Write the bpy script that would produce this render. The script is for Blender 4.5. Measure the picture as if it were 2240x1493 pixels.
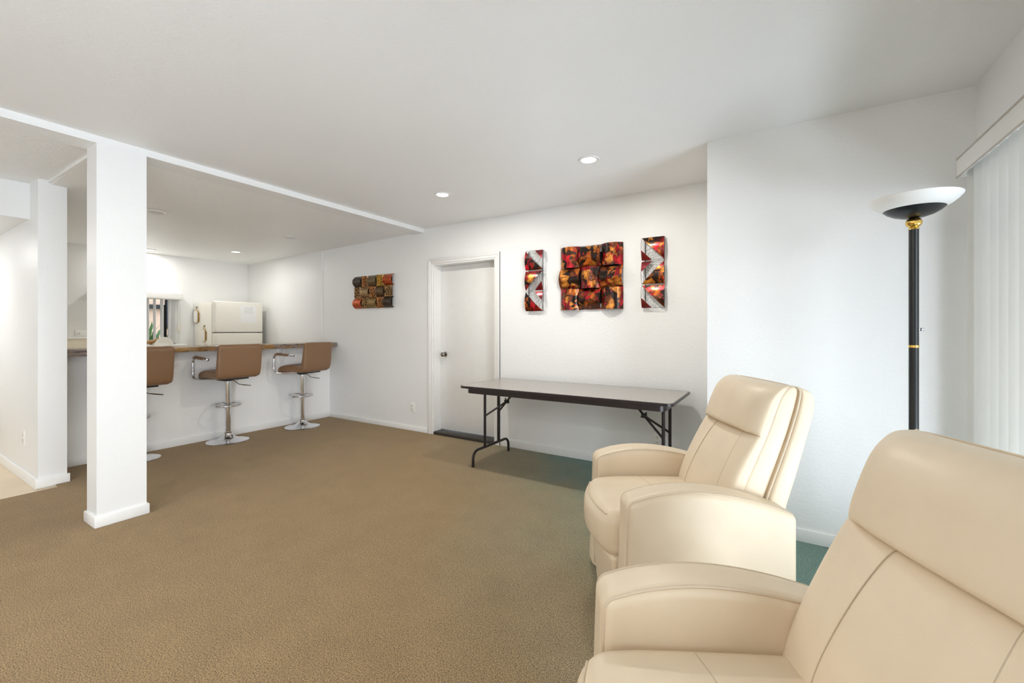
import bpy, bmesh, math, random
from mathutils import Vector, Matrix

# ------------------------------------------------------------------ clear
for o in list(bpy.data.objects): bpy.data.objects.remove(o, do_unlink=True)
SC = bpy.context.scene
COL = SC.collection
random.seed(7)

# ------------------------------------------------------------------ camera
H = 1.24
YAW = math.radians(31.68)
cam = bpy.data.cameras.new('camera'); camo = bpy.data.objects.new('camera', cam); COL.objects.link(camo)
cam.sensor_width = 36.0; cam.lens = 36.0*935/2240; cam.shift_y = -25.5/2240; cam.clip_start = .02
camo.location = (0, 0, H); camo.rotation_euler = (math.pi/2, 0, YAW)
SC.camera = camo
RX, RY = math.cos(YAW), math.sin(YAW)          # camera right on the floor plan
FX, FY = -math.sin(YAW), math.cos(YAW)         # camera forward on the floor plan
def ad(a, d): return (a*RX + d*FX, a*RY + d*FY)

# ------------------------------------------------------------------ world, exposure
w = bpy.data.worlds.new('sky'); SC.world = w; w.use_nodes = True
bg = w.node_tree.nodes['Background']; bg.inputs[0].default_value = (.80, .90, 1.0, 1); bg.inputs[1].default_value = 2.0
vs = SC.view_settings
vs.view_transform = 'Standard'; vs.look = 'None'; vs.gamma = 1.0; vs.use_curve_mapping = False
vs.exposure = 0.28
SC.cycles.use_adaptive_sampling = True; SC.cycles.adaptive_threshold = .08; SC.cycles.adaptive_min_samples = 20
SC.cycles.caustics_reflective = False; SC.cycles.caustics_refractive = False
SC.cycles.diffuse_bounces = 7; SC.cycles.glossy_bounces = 3; SC.cycles.transmission_bounces = 4; SC.cycles.max_bounces = 10

WARM = (1.0, .955, .88); NEUT = (1.0, .985, .96); COOL = (.80, .90, 1.0)
def area(name, loc, rot, sx, sy, power, color, shape='RECTANGLE', parent=None, spread=math.pi):
    l = bpy.data.lights.new(name, 'AREA'); l.shape = shape; l.size = sx
    if shape in ('RECTANGLE', 'ELLIPSE'): l.size_y = sy
    l.energy = power; l.color = color; l.spread = spread
    o = bpy.data.objects.new(name, l); COL.objects.link(o); o.location = loc; o.rotation_euler = rot
    if parent: o.parent = parent
    return o
def aim(loc, target): return (Vector(target)-Vector(loc)).to_track_quat('-Z', 'Y').to_euler()
# unseen fill lamps added outside the glass doors: for bar and column, for ceiling
area('fill_bar', (5.5, -3.9, 1.9), aim((5.5, -3.9, 1.9), (-5.2, 2.5, .9)), 6.0, 3.2, 245, (.86, .93, 1.0), spread=math.radians(120))
area('fill_ceiling', (2.25, -.2, .01), (math.pi, 0, 0), 2.5, 5.8, 760, COOL)
POW_MAIN, POW_REAR, POW_KIT = 12, 13, 5.5

# ------------------------------------------------------------------ materials
def nodes(name):
    m = bpy.data.materials.new(name); m.use_nodes = True
    nt = m.node_tree; return m, nt, nt.nodes['Principled BSDF']
def N(nt, t, **kw):
    n = nt.nodes.new(t)
    for k, v in kw.items():
        if k in n.inputs: n.inputs[k].default_value = v
        else: setattr(n, k, v)
    return n
def L(nt, a, b): nt.links.new(a, b)
def rgba(c): return (c[0], c[1], c[2], 1)
def bump(nt, p, height, strength, dist=.01):
    b = N(nt, 'ShaderNodeBump'); b.inputs['Strength'].default_value = strength; b.inputs['Distance'].default_value = dist
    L(nt, height, b.inputs['Height']); L(nt, b.outputs[0], p.inputs['Normal'])
def coords(nt, kind='Object'):
    return N(nt, 'ShaderNodeTexCoord').outputs[kind]
def ramp(nt, fac, stops, interp='LINEAR'):
    r = N(nt, 'ShaderNodeValToRGB'); r.color_ramp.interpolation = interp
    e = r.color_ramp.elements
    while len(e) < len(stops): e.new(.5)
    for i, (p, c) in enumerate(stops): e[i].position = p; e[i].color = rgba(c)
    L(nt, fac, r.inputs[0]); return r.outputs[0]
def noise(nt, scale, detail=2, vec=None, rough=.5, dist=0):
    n = N(nt, 'ShaderNodeTexNoise'); n.inputs['Scale'].default_value = scale; n.inputs['Detail'].default_value = detail
    n.inputs['Roughness'].default_value = rough; n.inputs['Distortion'].default_value = dist
    if vec is not None: L(nt, vec, n.inputs['Vector'])
    return n
def simple(name, col, rough=.5, metal=0, grain=None, spec=.5, coat=0):
    m, nt, p = nodes(name)
    p.inputs['Base Color'].default_value = rgba(col); p.inputs['Roughness'].default_value = rough
    p.inputs['Metallic'].default_value = metal; p.inputs['Specular IOR Level'].default_value = spec
    p.inputs['Coat Weight'].default_value = coat
    v = coords(nt)
    if grain:
        sc, st, var = grain
        n = noise(nt, sc, 3, v)
        if st: bump(nt, p, n.outputs['Fac'], st, .002)
        if var:
            c2 = tuple(x*(1-var) for x in col)
            L(nt, ramp(nt, n.outputs['Fac'], [(.3, c2), (.7, col)]), p.inputs['Base Color'])
    return m
def plaster(name, col, scale, strength, rough=.55):
    m, nt, p = nodes(name)
    v = coords(nt)
    n1 = noise(nt, scale, 3, v, .55, .6); n2 = noise(nt, scale*3.1, 2, v)
    r1 = ramp(nt, n1.outputs['Fac'], [(.42, (0,)*3), (.60, (1,)*3)])
    mix = N(nt, 'ShaderNodeMath', operation='MULTIPLY_ADD'); mix.inputs[1].default_value = .3
    L(nt, n2.outputs['Fac'], mix.inputs[0]); L(nt, r1, mix.inputs[2])
    bump(nt, p, mix.outputs[0], strength, .004)
    n3 = noise(nt, .7, 2, v)
    L(nt, ramp(nt, n3.outputs['Fac'], [(.3, tuple(c*.975 for c in col)), (.7, col)]), p.inputs['Base Color'])
    p.inputs['Roughness'].default_value = rough
    return m
M = {}
M['wall'] = plaster('wall_paint', (.835, .842, .842), 60, .15, .42)
M['ceil'] = plaster('ceiling_paint', (.86, .868, .872), 48, .16, .6)
M['ceilk'] = plaster('knockdown_ceiling_paint', (.875, .88, .872), 30, .42, .38)
M['kwall'] = plaster('kitchen_paint', (.835, .832, .815), 60, .2, .4)
M['trim'] = simple('white_trim_paint', (.82, .82, .81), .35, grain=(14, .03, .02))
M['door'] = simple('white_door_paint', (.79, .785, .77), .38, grain=(9, .03, .03))
M['white_plastic'] = simple('white_plastic', (.84, .83, .80), .35, grain=(60, .02, .0))
M['dark_slot'] = simple('dark_slot', (.03, .03, .03), .6, grain=(40, .02, 0))
M['chrome'] = simple('chrome', (.78, .79, .82), .07, 1, grain=(8, .01, .03))
M['dark_metal'] = simple('dark_brown_metal', (.035, .026, .028), .32, .3, grain=(50, .04, .2))
M['black_metal'] = simple('black_metal', (.012, .013, .014), .3, .2, grain=(50, .03, .1))
M['brass'] = simple('brass', (.86, .55, .14), .16, 1, grain=(20, .02, .1))
M['nickel'] = simple('dark_nickel', (.32, .30, .28), .14, 1, grain=(20, .02, .1))
M['fridge'] = simple('fridge_enamel', (.82, .79, .71), .3, grain=(180, .05, .01))
M['gasket'] = simple('grey_gasket', (.22, .23, .24), .6, grain=(30, .02, .1))
M['vinyl'] = simple('stool_vinyl', (.245, .135, .068), .42, grain=(260, .10, .08))
M['shade'] = simple('frosted_white_glass', (.86, .86, .85), .28, grain=(12, .02, .02), coat=.2)
M['black_plastic'] = simple('black_plastic', (.02, .02, .02), .5, grain=(50, .03, .1))
M['threshold'] = simple('dark_threshold', (.045, .038, .034), .5, grain=(60, .08, .2))
M['tile'] = simple('beige_hall_floor', (.74, .62, .46), .45, grain=(3, .02, .12))
M['beige'] = simple('beige_laminate', (.76, .69, .56), .35, grain=(30, .02, .03))
M['peach'] = simple('peach_stucco', (.85, .62, .47), .8, grain=(40, .2, .05))
M['green'] = simple('plant_leaf_green', (.09, .25, .06), .35, grain=(6, .05, .55))
M['green2'] = simple('plant_leaf_pale_green', (.24, .46, .20), .35, grain=(6, .05, .4))
M['maroon'] = simple('dark_maroon_leaf', (.07, .012, .02), .4, grain=(6, .05, .4))
M['soil'] = simple('garden_ground', (.35, .30, .24), .9, grain=(20, .2, .3))
M['glaze'] = simple('glazed_white_ceramic', (.84, .84, .82), .15, grain=(20, .01, .02))
M['ornament'] = simple('golden_brown_ceramic', (.42, .22, .05), .3, grain=(25, .1, .5))
M['gold_edge'] = simple('gold_painted_edge', (.62, .38, .07), .35, .6, grain=(30, .05, .2))
M['paper'] = None

def carpet():
    m, nt, p = nodes('carpet_pile'); v = coords(nt)
    big = noise(nt, .55, 3, v, .55, .5)
    mid = noise(nt, 5, 3, v, .6)
    fine = noise(nt, 230, 3, v, .7, .3)
    # cool light cast painted into the pile: greener towards table and lamp wall
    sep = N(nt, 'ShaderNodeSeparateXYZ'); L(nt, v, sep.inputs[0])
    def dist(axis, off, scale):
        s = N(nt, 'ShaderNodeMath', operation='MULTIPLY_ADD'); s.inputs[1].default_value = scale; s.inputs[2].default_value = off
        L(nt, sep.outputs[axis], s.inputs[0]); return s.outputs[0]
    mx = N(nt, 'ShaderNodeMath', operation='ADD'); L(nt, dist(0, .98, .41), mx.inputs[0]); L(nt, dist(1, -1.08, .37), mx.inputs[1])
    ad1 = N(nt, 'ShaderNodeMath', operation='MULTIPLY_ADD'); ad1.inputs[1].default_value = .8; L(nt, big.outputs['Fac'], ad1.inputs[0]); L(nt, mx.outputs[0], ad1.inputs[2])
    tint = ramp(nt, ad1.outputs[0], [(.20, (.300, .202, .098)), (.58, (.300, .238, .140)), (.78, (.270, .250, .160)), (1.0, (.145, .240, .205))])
    dark = ramp(nt, fine.outputs['Fac'], [(.34, (.12, .12, .12)), (.50, (1.0, 1.0, 1.0)), (.66, (1.9, 1.9, 1.9))])
    soft = ramp(nt, mid.outputs['Fac'], [(.3, (.93, .93, .93)), (.7, (1.05, 1.05, 1.05))])
    a = N(nt, 'ShaderNodeMixRGB', blend_type='MULTIPLY'); a.inputs[0].default_value = 1; L(nt, tint, a.inputs[1]); L(nt, dark, a.inputs[2])
    b = N(nt, 'ShaderNodeMixRGB', blend_type='MULTIPLY'); b.inputs[0].default_value = 1; L(nt, a.outputs[0], b.inputs[1]); L(nt, soft, b.inputs[2])
    L(nt, b.outputs[0], p.inputs['Base Color']); p.inputs['Roughness'].default_value = .95; p.inputs['Specular IOR Level'].default_value = .1
    p.inputs['Sheen Weight'].default_value = .15
    bump(nt, p, fine.outputs['Fac'], .8, .006)
    return m
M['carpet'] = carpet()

def leather():
    m, nt, p = nodes('cream_leather'); v = coords(nt)
    vo = N(nt, 'ShaderNodeTexVoronoi'); vo.inputs['Scale'].default_value = 260; L(nt, v, vo.inputs['Vector'])
    n = noise(nt, 5, 4, v)
    w1 = noise(nt, 14, 3, v, .5, .8)
    mm = N(nt, 'ShaderNodeMath', operation='MULTIPLY_ADD'); mm.inputs[1].default_value = .12; L(nt, vo.outputs['Distance'], mm.inputs[0]); L(nt, w1.outputs['Fac'], mm.inputs[2])
    bump(nt, p, mm.outputs[0], .10, .006)
    L(nt, ramp(nt, n.outputs['Fac'], [(.3, (.68, .565, .415)), (.7, (.74, .625, .47))]), p.inputs['Base Color'])
    p.inputs['Roughness'].default_value = .42; p.inputs['Specular IOR Level'].default_value = .4
    return m
M['leather'] = leather()
M['seam'] = simple('leather_seam', (.55, .455, .33), .6, grain=(60, .05, .1))
M['piping'] = simple('leather_piping', (.63, .525, .39), .45, grain=(60, .05, .05))

def tabletop():
    m, nt, p = nodes('grey_laminate'); v = coords(nt)
    n = noise(nt, 90, 3, v)
    L(nt, ramp(nt, n.outputs['Fac'], [(.35, (.29, .268, .245)), (.65, (.345, .322, .298))]), p.inputs['Base Color'])
    p.inputs['Roughness'].default_value = .22; bump(nt, p, n.outputs['Fac'], .03, .002); return m
M['laminate'] = tabletop()

def granite():
    m, nt, p = nodes('veined_stone_laminate'); v = coords(nt)
    mp = N(nt, 'ShaderNodeMapping'); mp.inputs['Rotation'].default_value = (.30, .0, .0); mp.inputs['Scale'].default_value = (6, 7, 42); L(nt, v, mp.inputs[0])
    wv = noise(nt, 1.0, 5, mp.outputs[0], .62, 1.2)
    n = noise(nt, 3.5, 3, v)
    c1 = ramp(nt, wv.outputs['Fac'], [(.30, (.045, .038, .034)), (.43, (.15, .115, .095)), (.53, (.34, .26, .21)), (.60, (.17, .14, .12)), (.70, (.46, .39, .33))])
    c2 = ramp(nt, wv.outputs['Fac'], [(.30, (.05, .025, .01)), (.45, (.24, .13, .05)), (.58, (.42, .25, .09)), (.70, (.30, .20, .10))])
    mx = N(nt, 'ShaderNodeMixRGB'); L(nt, ramp(nt, n.outputs['Fac'], [(.48, (0,)*3), (.56, (1,)*3)]), mx.inputs[0]); L(nt, c1, mx.inputs[1]); L(nt, c2, mx.inputs[2])
    L(nt, mx.outputs[0], p.inputs['Base Color']); p.inputs['Roughness'].default_value = .16; return m
M['granite'] = granite()

def vane_mat():
    m, nt, p = nodes('translucent_white_vane'); v = coords(nt)
    n = noise(nt, 30, 2, v); bump(nt, p, n.outputs['Fac'], .02, .002)
    p.inputs['Base Color'].default_value = (.86, .86, .84, 1); p.inputs['Roughness'].default_value = .5
    tr = N(nt, 'ShaderNodeBsdfTranslucent'); tr.inputs[0].default_value = (.86, .86, .84, 1)
    mx = N(nt, 'ShaderNodeMixShader'); mx.inputs[0].default_value = .5
    L(nt, p.outputs[0], mx.inputs[1]); L(nt, tr.outputs[0], mx.inputs[2]); L(nt, mx.outputs[0], nt.nodes['Material Output'].inputs[0]); return m
M['vane'] = vane_mat()
def glass():
    m, nt, p = nodes('window_glass')
    tr = N(nt, 'ShaderNodeBsdfTransparent'); gl = N(nt, 'ShaderNodeBsdfGlossy'); gl.inputs['Roughness'].default_value = .02
    fr = N(nt, 'ShaderNodeFresnel'); fr.inputs[0].default_value = 1.3
    mx = N(nt, 'ShaderNodeMixShader'); L(nt, fr.outputs[0], mx.inputs[0]); L(nt, tr.outputs[0], mx.inputs[1]); L(nt, gl.outputs[0], mx.inputs[2])
    L(nt, mx.outputs[0], nt.nodes['Material Output'].inputs[0]); return m
M['glass'] = glass()
def emit(name, col, s):
    m, nt, p = nodes(name); p.inputs['Base Color'].default_value = rgba(col)
    p.inputs['Emission Color'].default_value = rgba(col); p.inputs['Emission Strength'].default_value = s; return m
M['lens_on'] = emit('lit_lens', (1, .97, .90), 6)
M['lens_off'] = simple('unlit_lens', (.66, .66, .65), .4, grain=(40, .02, .02))

def petals(name, seed, rot):
    m, nt, p = nodes(name); v = coords(nt)
    mp = N(nt, 'ShaderNodeMapping'); mp.inputs['Location'].default_value = (seed*3.1, seed*1.7, seed*.9); mp.inputs['Scale'].default_value = (1, 1, .85); mp.inputs['Rotation'].default_value = (0, rot, 0); L(nt, v, mp.inputs[0])
    ns = noise(nt, 9, 2, mp.outputs[0], .5)
    ma = N(nt, 'ShaderNodeMixRGB', blend_type='ADD'); ma.inputs[0].default_value = .10; L(nt, mp.outputs[0], ma.inputs[1]); L(nt, ns.outputs['Color'], ma.inputs[2])
    vo = N(nt, 'ShaderNodeTexVoronoi'); vo.inputs['Scale'].default_value = 16; vo.inputs['Randomness'].default_value = 1; L(nt, ma.outputs[0], vo.inputs['Vector'])
    sp = N(nt, 'ShaderNodeSeparateColor'); L(nt, vo.outputs['Color'], sp.inputs[0])
    vo2 = N(nt, 'ShaderNodeTexVoronoi'); vo2.inputs['Scale'].default_value = 33; L(nt, ma.outputs[0], vo2.inputs['Vector'])
    sp2 = N(nt, 'ShaderNodeSeparateColor'); L(nt, vo2.outputs['Color'], sp2.inputs[0])
    msk = noise(nt, 11, 2, mp.outputs[0], .5, .8)
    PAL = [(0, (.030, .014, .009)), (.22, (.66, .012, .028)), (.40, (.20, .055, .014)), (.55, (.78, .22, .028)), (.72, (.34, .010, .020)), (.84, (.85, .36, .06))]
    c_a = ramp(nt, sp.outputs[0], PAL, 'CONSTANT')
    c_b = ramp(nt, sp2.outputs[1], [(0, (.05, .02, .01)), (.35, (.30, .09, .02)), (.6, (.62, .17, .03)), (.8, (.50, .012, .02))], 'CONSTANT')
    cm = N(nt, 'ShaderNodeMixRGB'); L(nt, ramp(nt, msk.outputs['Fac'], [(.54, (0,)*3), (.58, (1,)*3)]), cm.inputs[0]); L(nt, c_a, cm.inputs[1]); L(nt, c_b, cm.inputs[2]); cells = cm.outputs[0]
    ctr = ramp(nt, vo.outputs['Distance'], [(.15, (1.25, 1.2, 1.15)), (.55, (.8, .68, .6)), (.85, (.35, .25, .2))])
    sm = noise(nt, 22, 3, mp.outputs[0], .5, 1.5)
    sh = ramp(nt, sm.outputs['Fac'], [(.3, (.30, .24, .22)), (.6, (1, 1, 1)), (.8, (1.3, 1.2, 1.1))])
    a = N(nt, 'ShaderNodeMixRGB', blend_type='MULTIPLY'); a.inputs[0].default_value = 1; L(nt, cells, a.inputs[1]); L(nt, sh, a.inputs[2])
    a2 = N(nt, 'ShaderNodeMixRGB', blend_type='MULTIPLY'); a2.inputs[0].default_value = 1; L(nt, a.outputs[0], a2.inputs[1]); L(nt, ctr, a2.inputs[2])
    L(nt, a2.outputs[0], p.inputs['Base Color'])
    p.inputs['Metallic'].default_value = .55; p.inputs['Roughness'].default_value = .24; p.inputs['Coat Weight'].default_value = .35; p.inputs['Coat Roughness'].default_value = .06
    return m
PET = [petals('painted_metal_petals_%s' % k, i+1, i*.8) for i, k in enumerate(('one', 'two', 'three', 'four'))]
M['red_metal'] = simple('deep_red_metal', (.26, .008, .016), .2, .5, grain=(18, .03, .5), coat=.8)
def hammered(name, c1, c2, scale, spots):
    m, nt, p = nodes(name); v = coords(nt)
    if spots:
        vo = N(nt, 'ShaderNodeTexVoronoi'); vo.feature = 'DISTANCE_TO_EDGE'; vo.inputs['Scale'].default_value = scale; L(nt, v, vo.inputs['Vector']); h = vo.outputs['Distance']
        stops = [(.03, tuple(min(1, x*1.3) for x in c1)), (.13, c1), (.24, c2)]
    else:
        n = noise(nt, scale, 4, v, .6, 2.5); h = n.outputs['Fac']; stops = [(.32, c2), (.55, c1), (.72, tuple(min(1, x*1.6) for x in c1))]
    L(nt, ramp(nt, h, stops), p.inputs['Base Color']); bump(nt, p, h, .5, .006)
    p.inputs['Metallic'].default_value = .55; p.inputs['Roughness'].default_value = .3; return m
def print_mat():
    m, nt, p = nodes('printed_paper'); v = coords(nt, 'Generated')
    sp = N(nt, 'ShaderNodeSeparateXYZ'); L(nt, v, sp.inputs[0])
    wv = N(nt, 'ShaderNodeMath', operation='SINE'); k = N(nt, 'ShaderNodeMath', operation='MULTIPLY'); k.inputs[1].default_value = 130; L(nt, sp.outputs[2], k.inputs[0]); L(nt, k.outputs[0], wv.inputs[0])
    n = noise(nt, 18, 2, v)
    def band(src, lo, hi):
        a = N(nt, 'ShaderNodeMath', operation='GREATER_THAN'); a.inputs[1].default_value = lo; L(nt, src, a.inputs[0])
        b = N(nt, 'ShaderNodeMath', operation='LESS_THAN'); b.inputs[1].default_value = hi; L(nt, src, b.inputs[0])
        c = N(nt, 'ShaderNodeMath', operation='MULTIPLY'); L(nt, a.outputs[0], c.inputs[0]); L(nt, b.outputs[0], c.inputs[1]); return c.outputs[0]
    def mul(a, b):
        c = N(nt, 'ShaderNodeMath', operation='MULTIPLY'); L(nt, a, c.inputs[0]); L(nt, b, c.inputs[1]); return c.outputs[0]
    f = mul(mul(band(sp.outputs[1], .24, .80), band(sp.outputs[2], .50, .90)), mul(band(wv.outputs[0], .55, 2), band(n.outputs['Fac'], .42, 2)))
    mx = N(nt, 'ShaderNodeMixRGB'); mx.inputs[1].default_value = (.82, .82, .80, 1); mx.inputs[2].default_value = (.50, .50, .49, 1); L(nt, f, mx.inputs[0])
    L(nt, mx.outputs[0], p.inputs['Base Color']); p.inputs['Roughness'].default_value = .6; return m
M['paper'] = print_mat()
def scribble_mat():
    m, nt, p = nodes('white_board_with_script'); v = coords(nt)
    n = noise(nt, 55, 2, v, .5, 2)
    L(nt, ramp(nt, n.outputs['Fac'], [(.34, (.55, .50, .43)), (.39, (.82, .80, .76))]), p.inputs['Base Color']); p.inputs['Roughness'].default_value = .5; return m
M['board'] = scribble_mat()

# ------------------------------------------------------------------ mesh helpers
class B:
    def __init__(s): s.v = []; s.f = []
    def add(s, vs_, fs):
        k = len(s.v); s.v += [tuple(p) for p in vs_]; s.f += [tuple(i+k for i in f) for f in fs]; return s
    def box(s, x0, x1, y0, y1, z0, z1):
        return s.add([(x0,y0,z0),(x1,y0,z0),(x1,y1,z0),(x0,y1,z0),(x0,y0,z1),(x1,y0,z1),(x1,y1,z1),(x0,y1,z1)],
                     [(0,3,2,1),(4,5,6,7),(0,1,5,4),(1,2,6,5),(2,3,7,6),(3,0,4,7)])
    def prism(s, poly, z0, z1):
        n = len(poly)
        return s.add([(x,y,z0) for x,y in poly]+[(x,y,z1) for x,y in poly],
                     [tuple(range(n-1,-1,-1)), tuple(range(n,2*n))]+[(i,(i+1)%n,n+(i+1)%n,n+i) for i in range(n)])
    def lathe(s, prof, c=(0,0,0), segs=32, axis='z', sx=1, sy=1):
        vs_ = []; m = len(prof)
        for i in range(segs):
            t = 2*math.pi*i/segs
            for r, z in prof:
                q = (r*math.cos(t)*sx, r*math.sin(t)*sy, z)
                if axis == 'y': q = (q[0], q[2], q[1])
                if axis == 'x': q = (q[2], q[0], q[1])
                vs_.append((c[0]+q[0], c[1]+q[1], c[2]+q[2]))
        fs = []
        for i in range(segs):
            j = (i+1) % segs
            for k in range(m-1): fs.append((i*m+k, j*m+k, j*m+k+1, i*m+k+1))
        fs.append(tuple(i*m for i in range(segs-1,-1,-1))); fs.append(tuple(i*m+m-1 for i in range(segs)))
        return s.add(vs_, fs)
    def tube(s, path, r, segs=10, closed=False, flat=1.0):
        P = [Vector(p) for p in path]; n = len(P); vs_ = []; up = None
        rr = r if isinstance(r, (list, tuple)) else [r]*n
        for i in range(n):
            a = P[i-1] if (i > 0 or closed) else P[i]; b = P[(i+1) % n] if (i < n-1 or closed) else P[i]
            t = (b-a).normalized()
            if up is None:
                up = Vector((0,0,1)) if abs(t.z) < .9 else Vector((1,0,0))
            nn = (up - t*up.dot(t)).normalized(); up = nn; bb = t.cross(nn)
            for k in range(segs):
                q = 2*math.pi*k/segs
                vs_.append(P[i] + nn*math.cos(q)*rr[i]*flat + bb*math.sin(q)*rr[i])
        fs = []
        for i in range(n if closed else n-1):
            j = (i+1) % n
            for k in range(segs): l = (k+1) % segs; fs.append((i*segs+k, i*segs+l, j*segs+l, j*segs+k))
        if not closed: fs += [tuple(range(segs-1,-1,-1)), tuple((n-1)*segs+k for k in range(segs))]
        return s.add(vs_, fs)
    def rings(s, rs, cap=True):
        m = len(rs[0]); vs_ = [p for r_ in rs for p in r_]; fs = []
        for i in range(len(rs)-1):
            for k in range(m): l = (k+1) % m; fs.append((i*m+k, i*m+l, (i+1)*m+l, (i+1)*m+k))
        if cap: fs += [tuple(range(m-1,-1,-1)), tuple((len(rs)-1)*m+k for k in range(m))]
        return s.add(vs_, fs)
    def rbox(s, lo, hi, r, n=(8,8,8), k=4, deform=None):
        ax = []
        for i in range(3):
            Ln = hi[i]-lo[i]; c = [r*(1-math.cos(math.pi/2*j/k)) for j in range(k)] if False else [r*j/k for j in range(k)]
            c += [r+(Ln-2*r)*j/n[i] for j in range(n[i]+1)]; c += [Ln-r+r*(j+1)/k for j in range(k)]
            ax.append(c)
        idx = {}; vs_ = []; fs = []
        def vert(i, j, l):
            key = (i, j, l)
            if key in idx: return idx[key]
            p = [ax[0][i], ax[1][j], ax[2][l]]
            q = [min(max(p[t], r), hi[t]-lo[t]-r) for t in range(3)]
            d = Vector([p[t]-q[t] for t in range(3)])
            if d.length > 1e-9:
                # tangent-warped direction for an even arc
                d = Vector([math.tan(math.pi/4*x/r) if abs(x) < r-1e-9 else math.copysign(1, x) for x in d])
                d.normalize(); d *= r
            pp = [lo[t]+q[t]+d[t] for t in range(3)]
            if deform: pp = deform(*pp)
            idx[key] = len(vs_); vs_.append(tuple(pp)); return idx[key]
        n0, n1, n2 = len(ax[0])-1, len(ax[1])-1, len(ax[2])-1
        for i in range(n0):
            for j in range(n1):
                fs.append((vert(i,j,0), vert(i,j+1,0), vert(i+1,j+1,0), vert(i+1,j,0)))
                fs.append((vert(i,j,n2), vert(i+1,j,n2), vert(i+1,j+1,n2), vert(i,j+1,n2)))
        for i in range(n0):
            for l in range(n2):
                fs.append((vert(i,0,l), vert(i+1,0,l), vert(i+1,0,l+1), vert(i,0,l+1)))
                fs.append((vert(i,n1,l), vert(i,n1,l+1), vert(i+1,n1,l+1), vert(i+1,n1,l)))
        for j in range(n1):
            for l in range(n2):
                fs.append((vert(0,j,l), vert(0,j,l+1), vert(0,j+1,l+1), vert(0,j+1,l)))
                fs.append((vert(n0,j,l), vert(n0,j+1,l), vert(n0,j+1,l+1), vert(n0,j,l+1)))
        return s.add(vs_, fs)
    def sheet(s, fn, nu, nv, th):
        """thin curved plate; fn(u, v) -> point, plate thickness added along +Y (towards the wall)"""
        fr = [[Vector(fn(i/nu, j/nv)) for j in range(nv+1)] for i in range(nu+1)]
        vs_ = [p for row in fr for p in row] + [p+Vector((0, th, 0)) for row in fr for p in row]
        K = (nu+1)*(nv+1); g = lambda i, j: i*(nv+1)+j; fs = []
        for i in range(nu):
            for j in range(nv):
                fs.append((g(i,j), g(i+1,j), g(i+1,j+1), g(i,j+1))); fs.append((K+g(i,j), K+g(i,j+1), K+g(i+1,j+1), K+g(i+1,j)))
        for i in range(nu):
            fs.append((g(i,0), K+g(i,0), K+g(i+1,0), g(i+1,0))); fs.append((g(i,nv), g(i+1,nv), K+g(i+1,nv), K+g(i,nv)))
        for j in range(nv):
            fs.append((g(0,j), g(0,j+1), K+g(0,j+1), K+g(0,j))); fs.append((g(nu,j), K+g(nu,j), K+g(nu,j+1), g(nu,j+1)))
        return s.add(vs_, fs)
    def build(s, name, mat, parent=None, bevel=0, smooth=40, bseg=2, weld=False):
        me = bpy.data.meshes.new(name)
        bm = bmesh.new()
        bv = [bm.verts.new(p) for p in s.v]
        for f in s.f:
            if len(set(f)) < 3: continue
            try: bm.faces.new([bv[i] for i in f])
            except ValueError: pass
        if weld: bmesh.ops.remove_doubles(bm, verts=bm.verts, dist=1e-5)
        bmesh.ops.recalc_face_normals(bm, faces=bm.faces)
        if bevel: bmesh.ops.bevel(bm, geom=[e for e in bm.edges if e.calc_face_angle(0) > .6], offset=bevel, segments=bseg, affect='EDGES', profile=.5, clamp_overlap=True)
        bm.to_mesh(me); bm.free()
        if smooth:
            for p in me.polygons: p.use_smooth = True
            me.set_sharp_from_angle(angle=math.radians(smooth))
        me.materials.append(mat)
        o = bpy.data.objects.new(name, me); COL.objects.link(o)
        if parent: o.parent = parent
        return o
def tag(o, label=None, cat=None, group=None, kind=None):
    if label: o['label'] = label
    if cat: o['category'] = cat
    if group: o['group'] = group
    if kind: o['kind'] = kind
    return o
def thing(name, label, cat, loc=(0,0,0), rz=0, group=None):
    o = bpy.data.objects.new(name, None); COL.objects.link(o); o.empty_display_size = .1
    o.location = loc; o.rotation_euler = (0, 0, rz); return tag(o, label, cat, group)
def struct(name, b, mat, label=None, cat=None, **kw):
    o = b.build(name, mat, **kw); return tag(o, label, cat, kind='structure')
def copy_tree(o, parent=None):
    c = o.copy(); COL.objects.link(c)
    if parent: c.parent = parent
    for ch in [x for x in bpy.data.objects if x.parent == o and x != c]: copy_tree(ch, c)
    return c
def lerp(a, b, t): return a+(b-a)*t
def curve_at(pts, t):
    """Catmull-Rom through pts, t in 0..1"""
    n = len(pts)-1; x = min(max(t, 0), 1)*n; i = min(int(x), n-1); f = x-i
    p0 = Vector(pts[max(i-1,0)]); p1 = Vector(pts[i]); p2 = Vector(pts[i+1]); p3 = Vector(pts[min(i+2,n)])
    return .5*((2*p1)+(p2-p0)*f+(2*p0-5*p1+4*p2-p3)*f*f+(3*p1-p0-3*p2+p3)*f**3)

def rrect(x0, x1, y0, y1, r, n=6):
    out = []
    for cx, cy, a0 in ((x1-r, y1-r, 0), (x0+r, y1-r, 90), (x0+r, y0+r, 180), (x1-r, y0+r, 270)):
        for i in range(n+1):
            a = math.radians(a0+90*i/n); out.append((cx+r*math.cos(a), cy+r*math.sin(a)))
    return out

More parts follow.
